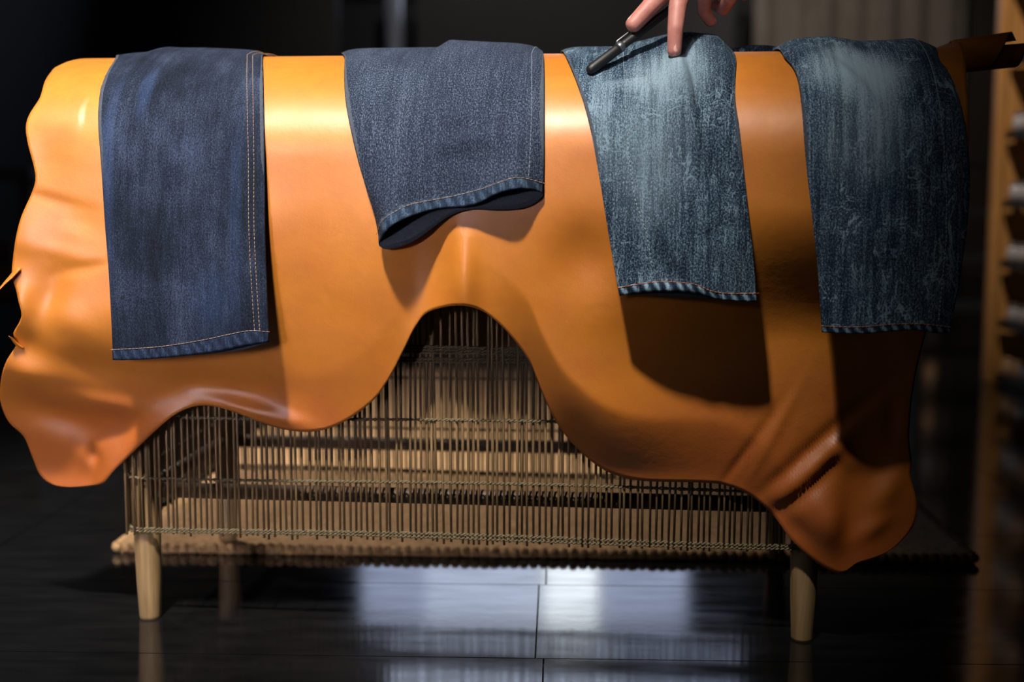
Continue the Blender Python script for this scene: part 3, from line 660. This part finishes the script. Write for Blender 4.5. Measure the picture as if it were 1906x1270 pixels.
jeans('washed blue faded jeans leg with orange hem thread, under the hand',
  [(1052,108),(1062,130),(1072,155),(1086,195),(1100,250),(1115,330),(1130,420),(1142,490),(1153,550)], [(1368,102),(1372,115),(1370,150),(1370,190),(1378,240),(1386,320),(1396,420),(1404,500),(1408,560)],
  [(1153,549),(1200,541),(1250,539),(1300,543),(1330,553),(1370,558),(1410,560)], [(1153,550),(1200,549),(1260,553),(1310,556),(1340,558),(1410,561)], [(1150,535),(1200,525),(1240,522),(1290,526),(1320,538),(1350,544),(1412,545)],
  (d3, h3), .011, [(1045, 4), (1140, 3), (1200, 12), (1250, 20), (1285, 22), (1310, 20), (1340, 19), (1368, 6)],
  [(1312,200,13,130,-10,-.22), (1275,180,22,130,7,-.15), (1345,170,18,80,4,0), (1190,160,80,12,3,-.15), (1190,148,70,10,-3,-.15), (1215,330,20,120,3,-.3), (1290,420,14,110,-3,-.5), (1250,460,14,110,3,-.5), (1350,430,60,12,-2,-.3), (1240,535,80,14,4,0)], M['stitch_orange'],
  [([(1160,112),(1164,200),(1172,300),(1182,370),(1202,430),(1212,490)], M['stitch_pale'], .0005, 'seam_stitching')], corner=(1043, 1356))
d4 = denim_mat('worn_dark_blue_denim', (13, 20, 31), (40, 58, 80), (128, 150, 166), [fade_lit(1600,140,130,110,1.15), fade_lit(1640,180,60,160,.45), fade_lit(1560,110,60,70,.4), fade_lit(1620,260,120,120,.3)], crinkle=.8, streak=.7, seed=14.2, speck=.8, fade_lit_col=(140,162,176))
h4 = hem_mat('worn_dark_blue_hem', (14, 22, 34), (44, 62, 84), (124, 148, 166), .4)
jeans('worn dark blue jeans leg with faded knee, furthest right',
  [(1462,110),(1478,128),(1488,155),(1495,210),(1502,300),(1512,400),(1522,500),(1530,617)], [(1752,112),(1775,145),(1792,190),(1803,240),(1808,290),(1808,350),(1800,430),(1785,530),(1768,618)],
  [(1529,617),(1600,618),(1660,613),(1700,611),(1740,617),(1769,618)], [(1529,618),(1600,620),(1660,616),(1700,615),(1740,619),(1769,619)], [(1527,606),(1600,606),(1660,601),(1715,601),(1772,609)],
  (d4, h4), .011, [(1440, 4), (1500, 12), (1560, 14), (1620, 7), (1680, 8), (1720, 10), (1760, 4)],
  [(1600,180,22,120,6,-.5), (1650,130,60,30,-3,.1), (1720,250,20,70,4,.4), (1560,200,30,60,3,0), (1700,260,20,60,-4,.5), (1600,400,30,140,2,0), (1740,330,14,90,-3,-.2), (1560,470,60,20,2,-.4)], M['stitch_orange'],
  [([(1742,150),(1752,200),(1760,270),(1762,350),(1760,430),(1752,520),(1745,598)], M['stitch_pale'], .0005, 'seam_stitching')], corner=(1440, 1735))
# waistband piece of the right jeans lying along the top of the roll
def strip_on_top():
    V, UV, F = [], [], []; n, m = 40, 10
    for i in range(n+1):
        px = 1366 + (1500-1366)*i/n; x = XT(px); hgt = .006+.007*math.sin(math.pi*i/n)
        for k in range(m+1):
            a = math.pi*k/m; s = -.008 - .05*(1-math.cos(a))/2; y, z, ny, nz = prof(s); o = .0012+hgt*math.sin(a)
            V.append((x, y+ny*o, z+nz*o)); UV.append((x, s))
    F = [(i*(m+1)+k, i*(m+1)+k+1, (i+1)*(m+1)+k+1, (i+1)*(m+1)+k) for i in range(n) for k in range(m)]
    return (V, F), UV
jr = [o for o in bpy.data.objects if o.name.startswith('jeans') and o.parent is None][-1]
vf, uv = strip_on_top(); o = make('trouser_fold', vf, d4, jr, uv=uv); o.modifiers.new('thickness', 'SOLIDIFY').thickness = .0012
# ------------------------------------------------------------------ the woven rack
LX = HALF; LYB = 0.36; RLEG = .019; SB, STP = .136, .640
rk = root('woven_rack', (0, LYB/2, 0), 'low rack of thin upright reeds on pale tapered wooden legs under the hide', 'rack')
legp = [(.0145, 0), (.0155, .004), (.0178, .06), (.0190, .12), (.0192, .17), (.0190, .60), (.0185, .655)]
for x in (-LX, LX):
    for y in (0, LYB): make('leg', lathe(legp, 20, (x, y, 0 if y == 0 else .0165)), M['leg'], rk)
for y in (0, LYB):
    for z in (.19, .635): make('rail', tube([(-LX, y, z), (LX, y, z)], .011, 10), M['rail'], rk)
for x in (-LX, LX):
    for z in (.19, .635): make('rail', tube([(x, 0, z), (x, LYB, z)], .011, 10), M['rail'], rk)
# bent ribs and laths that carry the hide
def arc(x, dr):
    return [(x, YC - (AY-dr)*math.cos(t), ZCC + (AZ-dr)*math.sin(t)) for t in np.linspace(-.02, math.pi+.02, 25)]
for x in (-LX, -LX/3, LX/3, LX): make('rib', tube(arc(x, .020), .008, 8), M['rail'], rk)
for t in np.linspace(.15, math.pi-.15, 9):
    y, z = YC-(AY-.009)*math.cos(t), ZCC+(AZ-.009)*math.sin(t); make('lath', tube([(-LX-.04, y, z), (LX+.10, y, z)], .0045, 8), M['rail'], rk)
rv, rf = tube([(0, 0, SB-.006), (0.0004, 0, .25), (-.0004, 0.0003, .45), (0, 0, STP)], [.0017, .0019, .0019, .0017], 7)
reed_me = bpy.data.meshes.new('reed'); reed_me.from_pydata(rv, [], rf); reed_me.polygons.foreach_set('use_smooth', [True]*len(reed_me.polygons)); reed_me.materials.append(M['reed'])
rb_ = rk['_b']
def reed(x, y):
    o = bpy.data.objects.new('reed', reed_me); C.objects.link(o); o.parent = rk
    o.location = (x-rb_[0], y-rb_[1], random.uniform(-.002, .006)); o.rotation_euler = (random.gauss(0, .004), random.gauss(0, .007), random.uniform(0, 6.28))
SO = RLEG+.005
nf = 118
for i in range(nf): reed(-LX-.020+(2*LX+.04)*(i+random.uniform(-.18, .18))/(nf-1), -SO)
for i in range(96): reed(-LX-.020+(2*LX+.04)*(i+random.uniform(-.18, .18))/95, LYB+SO)
for sx_ in (-1, 1):
    for i in range(36 if sx_ < 0 else 30): reed(sx_*(LX+SO), -.012+(LYB+.024)*(i+random.uniform(-.15, .15))/(35 if sx_ < 0 else 29))
def loop_path(z, o, n=420):
    """rounded rectangle round the four legs"""
    r = SO; pts = []; xa, xb, ya, yb = -LX, LX, 0, LYB
    def arc_(cx, cy, a0):
        for k in range(9): a = a0+math.pi/2*k/8; pts.append((cx+math.cos(a)*(r+o), cy+math.sin(a)*(r+o)))
    def line(p, q, m):
        for k in range(1, m): pts.append((p[0]+(q[0]-p[0])*k/m, p[1]+(q[1]-p[1])*k/m))
    arc_(xa, ya, math.pi); line((xa, ya-r-o), (xb, ya-r-o), 260); arc_(xb, ya, 1.5*math.pi); line((xb+r+o, ya), (xb+r+o, yb), 90)
    arc_(xb, yb, 0); line((xb, yb+r+o), (xa, yb+r+o), 200); arc_(xa, yb, math.pi/2); line((xa-r-o, yb), (xa-r-o, ya), 90); pts.append(pts[0])
    return pts
def twine(z, rad=.0013, sag=.002):
    parts = []; base = loop_path(z, 0.0); ph = random.uniform(0, 6)
    for sgn in (0, math.pi):
        pts = []; dist = 0
        for k, p in enumerate(base):
            if k: dist += math.hypot(p[0]-base[k-1][0], p[1]-base[k-1][1])
            a = dist*2*math.pi/.0125+sgn; o = .0034*math.cos(a); zz = z+.0016*math.sin(a)+sag*math.sin(dist*7+ph)
            c = (max(-LX, min(LX, p[0])), max(0, min(LYB, p[1]))); d = Vector((p[0]-c[0], p[1]-c[1])); d.normalize()
            pts.append((p[0]+d.x*o, p[1]+d.y*o, zz))
        parts.append(tube(pts, rad, 5, cap=False))
    make('twine', join(parts), M['twine'], rk)
for z in (.136, .1405, .214, .302, .386, .3905, .395, .3995, .404, .50, .60): twine(z)
# ------------------------------------------------------------------ hand with pen
skin = NT('skin'); uvn = skin.noise(skin.coord(), 60, 3); skin.b.inputs['Subsurface Weight'].default_value = .15; skin.b.inputs['Subsurface Radius'].default_value = (.01, .004, .002)
M['skin'] = skin.done(skin.mix(skin.rng(uvn, .3, .7), srgb(172, 108, 98), srgb(192, 130, 118)), .5, skin.bump(skin.noise(skin.coord(), 700, 2), .2, .0006))
M['nail'] = simple('finger_nail', (226, 176, 164), .3, .05, 40); M['sleeve'] = simple('black_sleeve_cloth', (22, 22, 24), .9, .2, 200)
M['pen'] = simple('black_pen_barrel', (20, 20, 22), .5, .1, 40); M['pen_metal'] = simple('grey_pen_metal', (120, 122, 128), .4, .05, 40, metallic=.9)
HY = -.02
def hp(px, py, y): return Vector(at(px, py, y))
def ball(c, r, sc=(1, 1, 1)):
    V, F = lathe([(max(.02, math.sin(t))*r, -math.cos(t)*r) for t in np.linspace(0.02, math.pi-.02, 12)], 16); return [(c[0]+v[0]*sc[0], c[1]+v[1]*sc[1], c[2]+v[2]*sc[2]) for v in V], F
def finger(pts, rad):
    P_ = []; R_ = []
    for i in range(len(pts)-1):
        for k in range(6):
            t = k/6; P_.append(pts[i].lerp(pts[i+1], t)); R_.append(rad[i]+(rad[i+1]-rad[i])*t)
    P_.append(pts[-1]); R_.append(rad[-1]); d = (pts[-1]-pts[-2]).normalized()
    for k in range(1, 5):
        a = k/4*math.pi/2*.94; P_.append(pts[-1]+d*math.sin(a)*rad[-1]*.8); R_.append(rad[-1]*math.cos(a))
    return tube(P_, R_, 14)
thumb = [hp(1290, -70, .02), hp(1262, -42, -.01), hp(1220, 2, -.030), hp(1178, 47, -.038)]
index = [hp(1300, -95, .03), hp(1262, 8, -.048), hp(1257, 55, -.060), hp(1255, 96, -.060)]
middle = [hp(1345, -100, .045), hp(1312, -20, .005), hp(1310, 20, .030), hp(1323, 40, .045)]
ring = [hp(1385, -100, .06), hp(1362, -10, .02), hp(1346, 18, .05), hp(1332, 10, .07)]
pinky = [hp(1420, -100, .075), hp(1402, -30, .045), hp(1385, -8, .07), hp(1370, -16, .085)]
wr = hp(1400, -300, .16)
hb = [finger(thumb, [.0140, .0135, .0125, .0108]), finger(index, [.0110, .0122, .0104, .0092]), finger(middle, [.0108, .0106, .0094, .0082]), finger(ring, [.0102, .0100, .0088, .0078]), finger(pinky, [.009, .0088, .0078, .0068])]
for k, f in enumerate((index, middle, ring, pinky)):      # metacarpals into the wrist
    kn = f[0]; hb.append(tube([kn.lerp(wr, t) + Vector(((k-1.5)*-.004*t, 0, 0)) for t in np.linspace(0, 1, 6)], [.0128, .014, .0148, .0155, .0165, .017], 12))
    hb.append(ball(kn, .0128))
for a_, b_ in zip((index, middle, ring), (middle, ring, pinky)):
    m0 = (a_[0]+b_[0])/2; hb.append(tube([m0.lerp(wr, t) for t in np.linspace(.08, 1, 5)], .0125, 10))
hb.append(tube([thumb[0], thumb[0].lerp(wr, .45), wr], [.0145, .020, .019], 12))
elb = wr + Vector((.06, .20, .20)); hb.append(tube([wr.lerp(index[0], .12), wr, wr.lerp(elb, .3), wr.lerp(elb, .7), elb], [.021, .024, .028, .036, .038], 16))
pr = root('person', tuple(wr), 'hand reaching down to the faded jeans with index finger touching the denim, holding a pen', 'person')
hand = make('hand', join(hb), M['skin'], pr)
rm = hand.modifiers.new('remesh', 'REMESH'); rm.mode = 'VOXEL'; rm.voxel_size = .0016; rm.use_smooth_shade = True
sm = hand.modifiers.new('smooth', 'SMOOTH'); sm.factor = .5; sm.iterations = 6
def nail(f, side, rn):
    d = (f[-1]-f[-2]).normalized(); up = Vector(side); up = (up-d*up.dot(d)).normalized(); lt = d.cross(up); V, F = [], []
    for j in range(7):
        for i in range(7):
            a = (i/6-.5)*1.7; t = -.010+.0155*j/6; r = rn*(1-.35*max(0, (j-3)/3)**2); q = f[-1]+d*t+lt*math.sin(a)*r*.78+up*math.cos(a)*r; V.append(tuple(q))
    F = [(j*7+i, j*7+i+1, (j+1)*7+i+1, (j+1)*7+i) for j in range(6) for i in range(6)]
    o = make('nail', (V, F), M['nail'], hand); o.modifiers.new('t', 'SOLIDIFY').thickness = .0008
nail(index, (.15, -1, .3), .0093); nail(thumb, (-.6, -.3, .9), .0109); nail(middle, (0, -.7, .5), .0083)
sl = make('sleeve', tube([wr.lerp(elb, .12), wr.lerp(elb, .16), wr.lerp(elb, .5), wr.lerp(elb, .9), elb, elb+Vector((0, .02, .25))], [.036, .040, .045, .05, .055, .065], 24), M['sleeve'], pr)
pn = root('pen', tuple(hp(1097, 134, -.115)), 'slim black pen with grey metal clip held above the faded jeans', 'pen')
pa, pb = hp(1095, 133, -.070), hp(1262, 6, .000); dp = (pb-pa).normalized(); Lp_ = (pb-pa).length
ptb = lambda ts, rs, seg=16: tube([pa+dp*(Lp_*t) for t in ts], rs, seg)
make('barrel', ptb((0.36, .40, 1.0, 1.18, 1.2), [.0052, .0056, .0054, .0050, .0035]), M['pen'], pn)
cap = make('cap', ptb((-.0, .015, .05, .30, .33), [.0040, .0060, .0068, .0068, .0064]), M['pen'], pn)
make('metal_ring', ptb((.325, .33, .37, .375), [.0062, .0071, .0071, .0062]), M['pen_metal'], cap)
u2 = dp.cross(Vector((0, 1, 0))).normalized(); u2 = u2 if u2.z > 0 else -u2
make('clip', tube([pa+dp*Lp_*t+u2*o2 for t, o2 in ((.34, .006), (.36, .0085), (.55, .0085), (.60, .0062))], [.0014, .0016, .0016, .0012], 8), M['pen_metal'], cap)
for o in bpy.data.objects:
    if '_b' in o: del o['_b']
